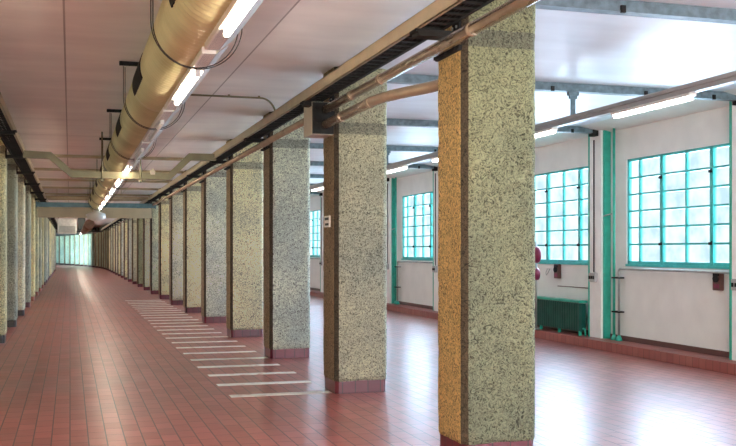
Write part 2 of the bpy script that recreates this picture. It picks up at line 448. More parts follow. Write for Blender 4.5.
# ------------------------------------------------------------------ pipes beside and under the windows
hp = thing('heating_pipe', 'x', 'pipe')
bm = bmesh.new(); tube(bm, [(0, 0, 0), (0, 0, 3.45)], 0.022, 8); make('riser', bm, M['green'], hp)
bm = bmesh.new(); tube(bm, path([(0, -0.15, 0), (0, -0.15, 1.16), (0, -2.92, 1.16)], 0.06), 0.02, 8); make('sill_pipe', bm, M['seat'], hp)
for z in (0.45, 1.0):
    bm = bmesh.new(); box(bm, -0.03, 0.08, -0.18, 0.03, z, z + 0.025); make('clamp', bm, M['black'], hp)
bm = bmesh.new()
for y in (0, -0.15): tube(bm, [(0, y, 0), (0, y, 0.03), (0, y, 0.09)], [0.055, 0.05, 0.022], 10)
make('pipe_foot', bm, M['green'], hp)
bm = bmesh.new(); tube(bm, [(-0.02, 0.04, 2.05), (-0.02, 0.3, 2.02)], 0.012, 6); make('stay_rod', bm, M['seat'], hp)
hlab = {1: 'green riser and grey pipe running under the nearest window, left of its frame',
        4: 'green riser and grey pipe in the window bay seen between the two nearest concrete columns'}
first = True
for k in [1, 4, -2, -1, 0, 3] + list(range(5, 22)):
    lab = hlab.get(k, 'green riser and grey sill pipe in a window bay largely hidden by the concrete columns')
    loc = (XW - 0.1, Y0 + S * (k + 1) - 0.47 + (0.0), 0.145)
    grp = None if k in hlab else 'hidden heating pipes'
    if first: hp.location = loc; hp['label'] = lab; first = False
    else:
        q = dup(hp, loc, lab, grp)

# radiator in the second bay
rad = thing('radiator', 'long dark green ribbed radiator standing on the red tiled step below the window', 'radiator', (8.36, 16.05, 0.145))
bm = bmesh.new(); n = 27; L = 2.3
box(bm, -0.035, 0.05, -L/2, L/2, 0.07, 0.55)
for i in range(n):
    y = -L/2 + (i + 0.5) * L / n
    box(bm, -0.075, -0.03, y - 0.028, y + 0.028, 0.08, 0.55, 0.008)
make('fins', bm, M['radiator'], rad)
bm = bmesh.new(); box(bm, -0.09, 0.08, -L/2 - 0.02, L/2 + 0.02, 0.56, 0.60, 0.006); make('top_cover', bm, M['green'], rad)
bm = bmesh.new()
for y in (-L/2 + 0.06, -0.35, 0.35, L/2 - 0.06):
    f = bmesh.new(); box(f, -0.05, 0.0, y - 0.015, y + 0.015, 0, 0.08); make('leg', f, M['green'], rad)
bm.free()
bm = bmesh.new(); tube(bm, path([(0, -L/2 - 0.0, 0.12), (0, -L/2 - 0.07, 0.12), (0, -L/2 - 0.07, 0.0)], 0.03), 0.016, 8); make('valve_pipe', bm, M['green'], rad)

# brown notice boxes, hook, conduit line, maroon post
def wall_box(y, z, label):
    t = thing('switch_box', label, 'switch', (XW, y, z))
    bm = bmesh.new(); box(bm, -0.06, 0, -0.09, 0.09, -0.13, 0.13, 0.006); make('casing', bm, M['brown'], t)
    bm = bmesh.new(); tube(bm, [(-0.055, 0, 0.03), (-0.09, 0, 0.03)], 0.05, 14); box(bm, -0.075, -0.055, -0.06, 0.06, 0.07, 0.115); make('knob', bm, M['black'], t)
    bm = bmesh.new(); box(bm, -0.066, -0.058, -0.055, 0.055, -0.1, -0.04); make('cover_plate', bm, M['maroon'], t)
wall_box(11.48, 1.18, 'brown wall switch box with black knob under the right end of the nearest window')
wall_box(16.12, 1.22, 'brown wall switch box with black knob above the green radiator')
bm = bmesh.new()
tube(bm, [(-0.01, 0.05, 0.06), (-0.05, 0.045, -0.02), (-0.06, 0.0, -0.06), (-0.05, -0.045, -0.02), (-0.01, -0.05, 0.06)], 0.007, 6)
o = tag(make('wall_hook', bm, M['seat']), 'small U-shaped metal hook on the wall left of the brown switch box above the radiator', 'hook'); o.location = (XW, 16.5, 1.20)
bm = bmesh.new(); tube(bm, [(0, -0.65, 0), (0, 0.45, 0)], 0.008, 6)
o = tag(make('surface_conduit', bm, M['brown']), 'thin brown line of conduit along the wall just above the green radiator', 'conduit'); o.location = (XW - 0.008, 15.7, 0.95)
mp = thing('signal_post', 'post with two maroon rounded discs half hidden behind the nearest concrete column', 'post', (8.2, 16.24, 0.145))
bm = bmesh.new(); tube(bm, [(0, 0.1, 0), (0, 0.1, 1.62)], 0.02, 8); tube(bm, [(0, 0.1, 0), (0, 0.1, 0.02)], 0.05, 14); make('pole', bm, M['seat'], mp)
for z, r in ((1.37, 0.15), (1.02, 0.11)):
    bm = bmesh.new(); tube(bm, [(-0.02, 0.0, z), (-0.05, 0.0, z), (-0.085, 0.0, z), (-0.10, 0.0, z)], [r, r, r*0.85, r*0.4], 24); make('disc', bm, M['maroon'], mp)

# ------------------------------------------------------------------ concrete columns
def column_mesh(name, w, d, nper=12, nz=88, ch=0.045, amp=0.0045):
    prof = []
    hx, hy = w/2, d/2
    cs = [(hx - ch, -hy), (hx, -hy + ch), (hx, hy - ch), (hx - ch, hy), (-hx + ch, hy), (-hx, hy - ch), (-hx, -hy + ch), (-hx + ch, -hy)]
    for i in range(8):
        a, b_ = cs[i], cs[(i+1) % 8]
        n = 2 if i % 2 == 0 else nper
        for j in range(n):
            t = j / n; prof.append((a[0]*(1-t)+b_[0]*t, a[1]*(1-t)+b_[1]*t))
    bm = bmesh.new(); rings = []
    for iz in range(nz + 1):
        z = 0.14 + (H - 0.14) * iz / nz
        ring = []
        for (x, y) in prof:
            p = Vector((x, y, z))
            nrm = Vector((x/hx, y/hy, 0)); nrm = nrm.normalized()
            e = noise.noise(p * 22) * amp + noise.noise(p * 5) * amp * 0.8
            edge = max(0, (abs(x)/hx + abs(y)/hy - 1.75) * 4)
            e -= max(0, noise.noise(p * 12 + Vector((3, 1, 7)))) * 0.022 * min(1, edge)
            if iz == 0: e -= 0.004 + abs(noise.noise(p * 14)) * 0.008
            zz = z + (noise.noise(p * 11) * 0.008 if iz == 0 else 0)
            ring.append(bm.verts.new((x + nrm.x*e, y + nrm.y*e, zz)))
        rings.append(ring)
    n = len(prof)
    for r0, r1 in zip(rings, rings[1:]):
        for k in range(n):
            f = bm.faces.new((r0[k], r0[(k+1) % n], r1[(k+1) % n], r1[k])); f.smooth = True
    bm.faces.new(rings[0][::-1]); bm.faces.new(rings[-1])
    return bm
def plinth_bm():
    bm = bmesh.new(); a, b_, c = 0.295, 0.265, 0.035
    cs = [(a - c, -b_), (a, -b_ + c), (a, b_ - c), (a - c, b_), (-a + c, b_), (-a, b_ - c), (-a, -b_ + c), (-a + c, -b_)]
    lo = [bm.verts.new((x, y, 0)) for x, y in cs]; hi = [bm.verts.new((x, y, 0.15)) for x, y in cs]
    for k in range(8): bm.faces.new((lo[k], lo[(k+1) % 8], hi[(k+1) % 8], hi[k]))
    bm.faces.new(lo[::-1]); bm.faces.new(hi)
    return bm
col0 = thing('concrete_column', 'x', 'column')
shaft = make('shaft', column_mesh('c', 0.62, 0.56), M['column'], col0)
plinth = make('plinth', plinth_bm(), M['base'], col0)
coarse = column_mesh('c2', 0.62, 0.56, 3, 20)
shaft_lo = bpy.data.meshes.new('shaft_far'); bmesh.ops.recalc_face_normals(coarse, faces=coarse.faces); coarse.to_mesh(shaft_lo); coarse.free(); shaft_lo.materials.append(M['column'])

tones = [((0.27, 0.29, 0.21), 3.22), ((0.45, 0.45, 0.39), 2.98), ((0.50, 0.53, 0.52), 3.2), ((0.64, 0.61, 0.48), 3.18),
         ((0.60, 0.63, 0.63), 3.3), ((0.72, 0.69, 0.54), 3.2), ((0.68, 0.69, 0.65), 3.3), ((0.74, 0.69, 0.52), 3.2),
         ((0.62, 0.66, 0.60), 3.3), ((0.74, 0.71, 0.60), 3.2)]
used = [False]
def place_col(x, y, label, group, tone, band, ptone, far, rz=0):
    if not used[0]:
        r = col0; r.location = (x, y, 0); r['label'] = label; used[0] = True
        if group: r['group'] = group
    else:
        r = dup(col0, (x, y, 0), label, group, rz)
        if not group and 'group' in r.keys(): del r['group']
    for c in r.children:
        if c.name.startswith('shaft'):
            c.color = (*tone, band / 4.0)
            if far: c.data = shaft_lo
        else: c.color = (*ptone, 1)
    return r
XR, XL = 3.131, -1.376
looks = ['ochre and olive', 'grey-tan', 'blue-grey', 'yellow-cream', 'pale grey', 'cream', 'light grey', 'sandy']
rlab = ['nearest and largest rough concrete column, ochre left face and olive front, cut off at the bottom',
        'second rough concrete column in the right row, with small sign on its brown side',
        'third column in the right row, blue-grey front, behind the pipe junction box',
        'fourth column in the right row, yellow-cream front with painted shadow band near top',
        'fifth column in the right row, pale blue-grey pebbly front',
        'sixth column in the right row, cream-green front with purple-red tiled plinth',
        'seventh column in the right row, narrow light grey front',
        'eighth column in the right row, narrow sandy front']
for k in range(0, 21):
    t, bz = tones[k % len(tones)]
    if k > 1: t = tuple(q * 1.38 for q in t)
    lab = rlab[k] if k < 8 else 'distant rough column in the long straight right-hand row beyond the eighth one'
    place_col(XR, Y0 + S*k, lab, None if k < 8 else 'distant columns of the right row', t, bz, (1, 1, 1) if k < 2 else (1.35, 1.1, 1.25), k > 5)
place_col(XR, Y0 - S, 'concrete column beside the camera, out of frame to the right', None, tones[0][0], 3.2, (1, 1, 1), True)
llab = {3: 'leftmost concrete column in the left row, tan front cut by the photo edge, shade-darkened plinth',
        4: 'second visible column of the left row, dark grey front with shade-darkened plinth',
        5: 'third visible column of the left row, pale front with shade-darkened plinth',
        6: 'fourth visible column of the left row, grey front with purple plinth'}
ltones = [(0.68, 0.64, 0.44), (0.34, 0.37, 0.35), (0.72, 0.72, 0.64), (0.38, 0.42, 0.41), (0.80, 0.72, 0.46), (0.75, 0.7, 0.5), (0.6, 0.6, 0.5)]
for k in range(0, 21):
    lab = llab.get(k, 'distant column in the left row standing close behind the nearer ones' if k > 6 else 'left row column beside the camera, out of frame')
    grp = None if k in llab else ('distant columns of the left row' if k > 6 else 'left row columns out of frame')
    pt = (0.12, 0.25, 0.2) if k < 6 else ((1, 1, 1) if k == 6 else ((3.0, 5.0, 1.2) if k < 11 else (1.3, 1, 1.1)))  # shadow put into the near left plinths' tint; yellow ones are paint
    place_col(XL, Y0 + S*k, lab, grp, ltones[(k - 3) % len(ltones)], 3.35, pt, k > 6)
# the far end of the hall bends left: both rows follow an arc
RC = 150.0; YA = Y0 + 20*S; XCn = XR - RC
for i in range(1, 26):
    a = S * 0.72 * i / RC
    x = XCn + RC * math.cos(a); y = YA + RC * math.sin(a)
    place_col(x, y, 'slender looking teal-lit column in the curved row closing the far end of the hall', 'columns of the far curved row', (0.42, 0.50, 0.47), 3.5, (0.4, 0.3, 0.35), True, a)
for i in range(1, 4):
    rr_ = RC - (XR - XL); a = S * i / RC
    x = XCn + rr_ * math.cos(a); y = YA + rr_ * math.sin(a)
    place_col(x, y, 'column of the left row where the hall bends away, hidden behind the straight row', 'inner curved row columns', (0.5, 0.48, 0.4), 3.5, (0.4, 0.3, 0.35), True, a)

# wall behind the far curved row
bm = bmesh.new(); pr = None
for i in range(0, 40):
    a = S * (i - 1) / RC
    p = [(XCn + (RC + 1.1) * math.cos(a), YA + (RC + 1.1) * math.sin(a), z) for z in (0, H)]
    v = [bm.verts.new(q) for q in p]
    if pr: bm.faces.new((pr[0], v[0], v[1], pr[1]))
    pr = v
struct('wall_curved', bm, simple('dark_gap_wall', (0.015, 0.02, 0.02), 0.7))  # near-black: shade between the far columns put into the wall colour
bm = bmesh.new(); box(bm, -14, 3.5, 88, 135, 3.22, 3.3); struct('trim_3', bm, M['dark'])

# ------------------------------------------------------------------ painted stripes
ns = 24
for i in range(ns):
    y = 10.72 + i * S / 4
    bm = bmesh.new()
    box(bm, -0.567, 0.567, -0.088, 0.088, 0.0, 0.003)
    o = make('floor_stripe', bm, M['stripe'])
    o.location = (2.253 + random.uniform(-0.02, 0.02), y, 0.0)
    if i < 4:
        tag(o, '%s white painted bar of the ladder marking on the red floor, counted from the front' % ORD[i], 'floor marking')
    else:
        tag(o, 'white painted floor bar further along the ladder marking beside the right columns', 'floor marking', 'far painted floor bars')

# ------------------------------------------------------------------ right cable tray
def cable_tray(label, x0, x1, z0, z1, y0, y1, rail_near, rail_far, name='cable_tray'):
    t = thing(name, label, 'cable tray', ((x0 + x1)/2, y0, z0))
    w = x1 - x0; L = y1 - y0; h = z1 - z0
    for s, mt in ((-1, rail_near), (1, rail_far)):
        bm = bmesh.new()
        xx = s * w/2
        box(bm, min(xx, xx - s*0.008), max(xx, xx - s*0.008), 0, L, 0, h)
        box(bm, min(xx, xx - s*0.03), max(xx, xx - s*0.03), 0, L, h - 0.008, h)
        box(bm, min(xx, xx - s*0.03), max(xx, xx - s*0.03), 0, L, 0, 0.006)
        make('side_rail', bm, mt, t)
    bm = bmesh.new(); n = int(L / 0.16)
    for i in range(n):
        y = (i + 0.5) * L / n
        box(bm, -w/2 + 0.01, w/2 - 0.01, y - 0.022, y + 0.022, 0.006, 0.018)
    make('rungs', bm, M['black'], t)['kind'] = 'stuff'
    for j, dx in enumerate((-0.055, -0.015, 0.03, 0.065)):
        bm = bmesh.new()
        if abs(dx) * 2 > w - 0.04: continue
        pts = [(dx + 0.012*math.sin(i*0.9 + j*2), i * L / 60, 0.035 + 0.006*math.sin(i*1.3+j)) for i in range(61)]
        tube(bm, pts, 0.015, 6); make('cable', bm, M['cable'], t)
    return t
cable_tray('long beige-railed ladder cable tray hanging above the right column row', 2.47, 2.69, 3.255, 3.365, -3.9, 84, M['beige'], M['black'])
cable_tray('dark ladder cable tray hanging along the left column row', -0.98, -0.74, 3.25, 3.36, -3.9, 84, M['black'], M['beige'])

br0 = None
for side, rng in (('right', range(-1, 21)), ('left', range(0, 21))):
    for k in rng:
        y = Y0 + S*k - 0.17
        x = 2.65 if side == 'right' else -0.9
        if br0 is None:
            br0 = thing('tray_bracket', 'x', 'bracket')
            bm = bmesh.new(); box(bm, -0.19, 0.175, -0.07, 0.07, 0.0, 0.02); box(bm, -0.17, 0.175, -0.07, 0.07, -0.03, 0.0, 0.003); make('arm', bm, M['black'], br0)
            bm = bmesh.new(); box(bm, 0.155, 0.175, -0.07, 0.07, -0.04, 0.13); make('wall_plate', bm, M['black'], br0)
            bm = bmesh.new()
            for q in (-0.04, 0.04): tube(bm, [(0.15, q, 0.06), (0.14, q, 0.06)], 0.012, 6)
            make('bolt', bm, M['seat'], br0)
            r = br0; r.location = (x, y, 3.233)
        else:
            r = dup(br0, (x if side == 'right' else -0.895, y, 3.233), None, None, 0 if side == 'right' else PI)
        if side == 'right' and 0 <= k < 3:
            r['label'] = 'black bracket under the right cable tray on the %s right-row column' % ORD[k]
            if 'group' in r.keys(): del r['group']
        else:
            r['label'] = ('black tray bracket on a farther right-row column' if k >= 3 else 'black tray bracket near the camera') if side == 'right' else 'black bracket carrying the left cable tray on a left-row column'
            r['group'] = 'tray brackets ' + ('far right row' if side == 'right' else 'left row')

# strut and head bracket on the corridor face of columns
for k in range(0, 8):
    bm = bmesh.new(); box(bm, -0.03, 0.0, -0.26, 0.24, 0, 0.04, 0.003)
    for q in (-0.2, 0.0, 0.2): box(bm, -0.05, -0.03, q - 0.02, q + 0.02, 0.004, 0.03)
    o = tag(make('pipe_support', bm, M['black']), 'black strut under the conduit on the side of the %s right-row column' % ORD[k], 'bracket')
    o.location = (XR - 0.306, Y0 + S*k, 3.11)

# conduit pipes
def pipe_thing(label, pts, r, ycoup, x, z, mat):
    t = thing('conduit_pipe', label, 'pipe', pts[0]); o0 = Vector(pts[0])
    bm = bmesh.new(); tube(bm, [Vector(p) - o0 for p in pts], r, 20); make('pipe', bm, mat, t)
    for y in ycoup:
        bm = bmesh.new(); tube(bm, [Vector((x, y - 0.035, z)) - o0, Vector((x, y + 0.035, z)) - o0], r + 0.0045, 20); make('coupling', bm, mat, t)
    return t
pipe_thing('upper tan steel conduit running in front of the nearest columns to the junction box', [(2.72, -3.5, 3.165), (2.72, 10.56, 3.165)], 0.047, [0.5, 3.3, 6.42, 8.53, 9.5], 2.72, 3.165, M['pinkpipe'])
pipe_thing('tan conduit continuing beyond the junction box past the farther columns', [(2.72, 10.98, 3.165), (2.72, 60, 3.165)], 0.042, [12.6, 14.3, 16.2, 19.9, 23.6], 2.72, 3.165, M['pinkpipe'])
pts = path([(2.72, 10.56, 3.0), (2.72, 8.55, 3.0), (3.02, 7.72, 3.0), (3.02, 7.38, 3.0)], 0.3, 8)
pipe_thing('lower tan steel conduit bending behind the nearest column', pts, 0.05, [8.85, 9.9], 2.72, 3.0, M['pinkpipe'])
jb = thing('junction_box', 'square junction box with conduits entering its dark end, on the second column', 'junction box', (2.69, 10.77, 2.89))
bm = bmesh.new(); box(bm, -0.125, 0.125, -0.2, 0.2, 0, 0.36, 0.004); make('casing', bm, M['box'], jb)
bm = bmesh.new(); box(bm, -0.122, 0.122, -0.21, -0.2, 0.004, 0.356); make('end_plate', bm, M['black'], jb)
bm = bmesh.new()
for (x, z, r) in ((0.03, 0.275, 0.06), (0.03, 0.11, 0.062), (-0.07, 0.30, 0.025), (-0.06, 0.17, 0.045), (-0.06, 0.06, 0.02)):
    tube(bm, [(x, -0.205, z), (x, -0.225, z)], r, 18)
make('gland', bm, M['cable'], jb)

# small sign on the second column's side
sg = thing('column_sign', 'small white plate with dark marks on the brown side of the second column', 'sign', (XR - 0.318, Y0 + S + 0.03, 1.93))
bm = bmesh.new(); box(bm, -0.006, 0.01, -0.12, 0.12, -0.065, 0.065, 0.003); make('plate', bm, M['white'], sg)
bm = bmesh.new()
for y in (-0.06, 0.0, 0.06): box(bm, -0.009, -0.005, y - 0.022, y + 0.022, 0.015, 0.045)
box(bm, -0.009, -0.005, -0.08, 0.07, -0.045, -0.02)
make('markings', bm, M['dark'], sg)

# ------------------------------------------------------------------ spiral duct and its fittings
DX, DZ, DR = 0.87, 3.27, 0.25
du = thing('ventilation_duct', 'big round ribbed metal duct running under the corridor ceiling', 'duct', (DX, -3.9, DZ))
bm = bmesh.new(); seg = 40; L = 40.6; pit = 0.10; n = int(L / pit)
rings = []
for i in range(n):
    for (f, rr_) in ((0.0, DR), (0.5, DR), (0.66, DR + 0.014), (0.86, DR + 0.014)):
        y = (i + f) * pit
        rings.append([bm.verts.new((rr_*math.cos(2*PI*k/seg), y + pit * k/seg, rr_*math.sin(2*PI*k/seg))) for k in range(seg)])
for r0, r1 in zip(rings, rings[1:]):
    for k in range(seg - 1):
        f = bm.faces.new((r0[k], r1[k], r1[k+1], r0[k+1])); f.smooth = True
    # close the seam, shifted by one pitch (4 rings)
for j in range(len(rings) - 5):
    f = bm.faces.new((rings[j+4][0], rings[j+5][0], rings[j+1][seg-1], rings[j][seg-1])); f.smooth = True
make('duct_pipe', bm, M['duct'], du)
for y in (6.2, 14.0, 20.5, 27.0, 33.5, 40.3):
    bm = bmesh.new(); tube(bm, [(0, y - 0.05, 0), (0, y + 0.05, 0)], DR + 0.014, 40, caps=False); make('collar', bm, M['duct'], du)

# hangers
hg = thing('duct_hanger', 'x', 'hanger')
bm = bmesh.new(); box(bm, -0.36, 0.36, -0.022, 0.022, 0.34, 0.375, 0.003); box(bm, -0.36, 0.36, -0.035, -0.022, 0.335, 0.38); make('ceiling_bar', bm, M['black'], hg)
for dy, rr_ in ((-0.012, 0.33), (0.05, 0.31)):
    bm = bmesh.new(); pts = []
    for i in range(25):
        a = PI + PI * i / 24
        pts.append((0.015 + (rr_) * math.cos(a), dy, -0.02 + (rr_ - 0.0) * math.sin(a) ))
    pts = [(pts[0][0], dy, 0.33)] + pts + [(pts[-1][0], dy, 0.33)]
    tube(bm, pts, 0.0045, 6); make('wire_loop', bm, M['wire'], hg)
bm = bmesh.new()
vs = []
for i in range(9):
    a = math.radians(152 + 52 * i / 8)
    vs.append([bm.verts.new((rr_*math.cos(a), y, rr_*math.sin(a))) for rr_ in (DR + 0.009, DR + 0.02) for y in (-1.85, -0.8)])
for a, b_ in zip(vs, vs[1:]):
    for i, j in ((0, 1), (1, 3), (3, 2), (2, 0)): bm.faces.new((a[i], a[j], b_[j], b_[i]))
for a in (vs[0], vs[-1]): bm.faces.new((a[0], a[1], a[3], a[2]))
make('side_plate', bm, M['black'], hg)
hlabs = ['black ceiling bar and wire loops holding the duct nearest the camera', 'black ceiling bar with wire loops around the duct, second from the camera',
         'third black duct hanger from the camera, with wire loops']
for i in range(9):
    loc = (DX, 7.2 + 3.76 * i, DZ)
    lab = hlabs[i] if i < 3 else 'small distant black hanger holding the round duct'
    if i == 0: hg.location = loc; hg['label'] = lab
    else: dup(hg, loc, lab, 'distant duct hangers' if i > 2 else None)
dup(hg, (DX, 3.44, DZ), 'duct hanger above the camera, out of frame')

# fluorescent battens under the duct
lf = thing('tube_light', 'x', 'light')
bm = bmesh.new(); box(bm, -0.05, 0.05, -1.42, 1.42, 0.03, 0.08, 0.004); make('batten', bm, M['white'], lf)
bm = bmesh.new()
vs = []
for (x, z) in ((-0.035, 0.03), (0.05, 0.03), (0.14, 0.10)): vs.append([bm.verts.new((x, -1.42, z)), bm.verts.new((x, 1.42, z))])
for a, b_ in ((0, 1), (1, 2)): bm.faces.new((vs[a][0], vs[a][1], vs[b_][1], vs[b_][0]))
make('reflector', bm, M['grey'], lf)
bm = bmesh.new(); tube(bm, [(0, -0.75, 0), (0, 0.75, 0)], 0.02, 10); make('tube', bm, M['tube'], lf)
for s in (-1, 1):
    bm = bmesh.new(); box(bm, -0.02, 0.02, s*0.77 - 0.02, s*0.77 + 0.02, -0.02, 0.04, 0.004); make('lamp_holder', bm, M['grey'], lf)
for i in range(33):
    y = 5.28 + 2.97 * (i - 2)
    if 33.5 < y < 38: continue
    lab = {2: 'lit fluorescent tube under the duct at the top of the photo', 3: 'second lit fluorescent tube under the duct', 4: 'unlit fluorescent tube under the duct after the second lit one', 5: 'unlit tube under the duct just before the crossing channel'}.get(i, 'lit fluorescent tube farther along under the duct' if i > 4 else 'lit fluorescent tube under the duct above the camera')
    grp = None if i in (2, 3, 4, 5) else ('far corridor tube lights' if i > 4 else 'overhead tube lights')
    if i == 0: lf.location = (0.925, y, 2.935); lf['label'] = lab; lf['group'] = grp
    else:
        q = dup(lf, (0.925, y, 2.935 if y < 36 else 3.12), lab, grp)
        if not grp and 'group' in q.keys(): del q['group']
        if i in (4, 5):
            for c in q.children:
                if c.name.split('.')[0] == 'tube':
                    c.data = c.data.copy(); c.data.materials[0] = M['tube_off']

# far end of the duct : diffuser and lower duct
t = thing('air_diffuser', 'white drum-shaped air outlet hanging under the far end of the duct', 'air outlet', (0.87, 34.9, 2.62))
bm = bmesh.new(); tube(bm, [(0, 0, 0.42), (0, 0, 0.3), (0, 0, 0.24), (0, 0, 0.08), (0, 0, 0)], [0.10, 0.12, 0.3, 0.32, 0.14], 24); make('drum', bm, M['white'], t)
bm = bmesh.new(); box(bm, -0.35, -0.06, -0.05, 0.05, 0.16, 0.22); make('side_spout', bm, M['white'], t)
bm = bmesh.new(); tube(bm, [(0, 0, 0), (0, 15, 0)], 0.17, 20)
for q in (0.1, 3, 6): tube(bm, [(0, q, 0), (0, q + 0.1, 0)], 0.185, 20)
o = tag(make('round_duct', bm, M['rust']), 'brown round duct beyond the ceiling downstand at the far end', 'duct'); o.location = (0.70, 38, 2.58)

# crossing channel with Z bends at Y = 17.6
def channel(bm, pts, w, h):
    vs = []
    n = len(pts)
    for i, (x, z) in enumerate(pts):
        d0 = Vector((x - pts[i-1][0], z - pts[i-1][1])).normalized() if i else None
        d1 = Vector((pts[i+1][0] - x, pts[i+1][1] - z)).normalized() if i < n-1 else None
        d = ((d0 or d1) + (d1 or d0)).normalized()
        nn = Vector((-d.y, d.x)); k = 1.0 / max(0.5, nn.dot(Vector((-(d1 or d0).y, (d1 or d0).x))))
        vs.append([bm.verts.new((x + nn.x*s*h/2*k, yy, z + nn.y*s*h/2*k)) for s in (-1, 1) for yy in (-w/2, w/2)])
    for a, b_ in zip(vs, vs[1:]):
        for i, j in ((0, 1), (1, 3), (3, 2), (2, 0)): bm.faces.new((a[i], a[j], b_[j], b_[i]))
    for a in (vs[0], vs[-1]): bm.faces.new((a[0], a[1], a[3], a[2]))
ct = thing('crossing_channel', 'olive metal channel crossing the corridor with bends passing below the duct', 'cable channel', (0, 17.6, 0))
bm = bmesh.new(); channel(bm, [(-0.76, 3.24), (-0.33, 3.225), (0.03, 2.915), (1.68, 2.91), (2.04, 3.27), (2.50, 3.275)], 0.10, 0.105); make('channel', bm, M['olive'], ct)
bm = bmesh.new(); channel(bm, [(-0.76, 3.18), (-0.34, 3.165), (0.02, 2.855), (1.69, 2.85), (2.06, 3.21), (2.50, 3.215)], 0.13, 0.012); make('lip', bm, M['olive'], ct)
bm = bmesh.new(); box(bm, 1.35, 1.43, -0.08, 0.0, 2.93, 3.0, 0.005); box(bm, 1.37, 1.41, -0.09, 0.0, 2.99, 3.03); make('joint_clip', bm, M['box'], ct)
for x in (0.53, 1.18):
    bm = bmesh.new(); tube(bm, [(x, -0.065, 2.78), (x, -0.065, H)], 0.014, 8); box(bm, x - 0.03, x + 0.03, -0.09, 0.07, 2.80, 2.83); make('hanger_rod', bm, M['olive'], ct)

# cross conduits on the corridor ceiling
bm = bmesh.new(); tube(bm, path([(1.12, 0, 3.625), (2.5, 0, 3.625), (2.62, 0, 3.50), (2.62, 0, 3.30)], 0.08), 0.013, 8)
for x in (1.5, 2.0, 2.4): box(bm, x - 0.012, x + 0.012, -0.02, 0.02, 3.615, H)
o = tag(make('ceiling_conduit', bm, M['olive']), 'thin conduit on the ceiling from the duct to the right cable tray', 'conduit'); o.location = (0, 12.87, 0)
for k in range(4, 10):
    bm = bmesh.new()
    box(bm, -1.0, 2.8, -0.03, 0.03, 3.585, H, 0.004)
    o = tag(make('ceiling_batten', bm, M['beige']), 'slim cream batten across the corridor ceiling beyond the crossing channel', 'batten', 'ceiling battens'); o.location = (0, Y0 + S*k, 0)
bm = bmesh.new(); tube(bm, [(-0.95, 0, 0), (2.6, 0, 0)], 0.05, 12)
for x in (-0.4, 0.6, 1.6): tube(bm, [(x, 0, 0), (x, 0, H - 3.32)], 0.01, 6)
o = tag(make('cross_pipe', bm, M['beige']), 'cream pipe across the corridor above the blue steel beam', 'pipe'); o.location = (0, 33.0, 3.32)
# blue steel beam, downstand
t = thing('steel_beam', 'blue-grey steel beam spanning the corridor below the duct', 'beam', (0, 34.3, 3.05))
bm = bmesh.new(); box(bm, -1.08, 2.82, -0.05, 0.05, 0, 0.02); box(bm, -1.08, 2.82, -0.05, 0.05, 0.13, 0.15); box(bm, -1.08, 2.82, -0.01, 0.01, 0.02, 0.13); make('profile', bm, M['bluesteel'], t)
for x in (-1.07, 2.81):
    bm = bmesh.new(); box(bm, x - 0.01, x + 0.01, -0.09, 0.09, -0.03, 0.18); make('end_plate', bm, M['bluesteel'], t)
bm = bmesh.new(); box(bm, -1.07, 2.83, 0, 0.25, 0.13, 0.36); box(bm, -1.07, 2.83, -0.06, 0.25, 0, 0.14, 0.01)
o = tag(make('downstand', bm, M['cream']), 'cream boxed downstand across the corridor behind the blue steel beam', 'bulkhead'); o.location = (0, 36.2, 2.76)
# hanging unit further back
t = thing('fan_heater', 'pale boxy heater unit hung high at the far left of the corridor', 'heater', (-0.15, 56, 2.5))
bm = bmesh.new(); box(bm, -0.5, 0.5, 0, 0.5, 0, 0.85, 0.03); make('casing', bm, M['acwhite'], t)
bm = bmesh.new()
for i in range(6): box(bm, -0.42, 0.42, -0.03, 0.0, 0.1 + i*0.06, 0.125 + i*0.06)
make('louvre', bm, M['seat'], t)
bm = bmesh.new()
for x in (-0.45, 0.45): tube(bm, [(x, 0.25, 0.8), (x, 0.25, H - 2.5)], 0.02, 8)
box(bm, -0.65, 0.65, -0.1, 0.4, 0.9, 1.0); make('hanging_frame', bm, M['black'], t)
bm = bmesh.new(); box(bm, 0, 0.38, 0, 1.4, 0, 0.75, 0.02)
for i in range(4): box(bm, -0.0, 0.38, -0.04, 0.0, 0.08 + 0.17*i, 0.14 + 0.17*i)
o = tag(make('air_handler', bm, M['dark']), 'dark louvred unit hanging right of the pale heater at the far end', 'air unit'); o.location = (0.42, 56.7, 2.75)

# ------------------------------------------------------------------ right hall : ceiling beams, light trunking
def ibeam_bm(x0, x1):
    bm = bmesh.new()
    box(bm, x0, x1, -0.06, 0.06, 3.55, 3.562); box(bm, x0, x1, -0.06, 0.06, 3.636, 3.648); box(bm, x0, x1, -0.052, -0.044, 3.56, 3.64)
    box(bm, x0, x1, 0.044, 0.052, 3.56, 3.64)
    return bm
b0 = thing('ceiling_beam', 'x', 'beam')
make('profile', ibeam_bm(3.44, 8.38), M['galv'], b0)
bm = bmesh.new()
for x in (4.3, 5.6, 6.9, 7.9): box(bm, x, x + 0.04, -0.075, -0.05, 3.54, 3.60)
make('clip', bm, M['black'], b0)
bm = bmesh.new(); box(bm, 8.30, 8.40, -0.08, 0.08, 3.50, 3.62, 0.004); make('end_shoe', bm, M['black'], b0)
blab = {0: 'grey galvanised beam across the top right corner of the photo', 1: 'blue-grey ceiling beam meeting the right pier, above the light trunking',
        2: 'ceiling beam ending at the pier with the socket box', 3: 'third visible ceiling beam, seen left of the nearest column'}
for k in range(-2, 22):
    lab = blab.get(k, 'galvanised ceiling beam farther back in the window hall' if k > 0 else 'galvanised ceiling beam behind the camera')
    grp = None if k in blab else ('far ceiling beams' if k > 0 else 'rear ceiling beams')
    if k == -2: b0.location = (0, Y0 + S*k, 0); b0['label'] = lab; b0['group'] = grp
    else:
        q = dup(b0, (0, Y0 + S*k, 0), lab, grp)
        if not grp and 'group' in q.keys(): del q['group']
XT, ZT = 5.93, 3.215
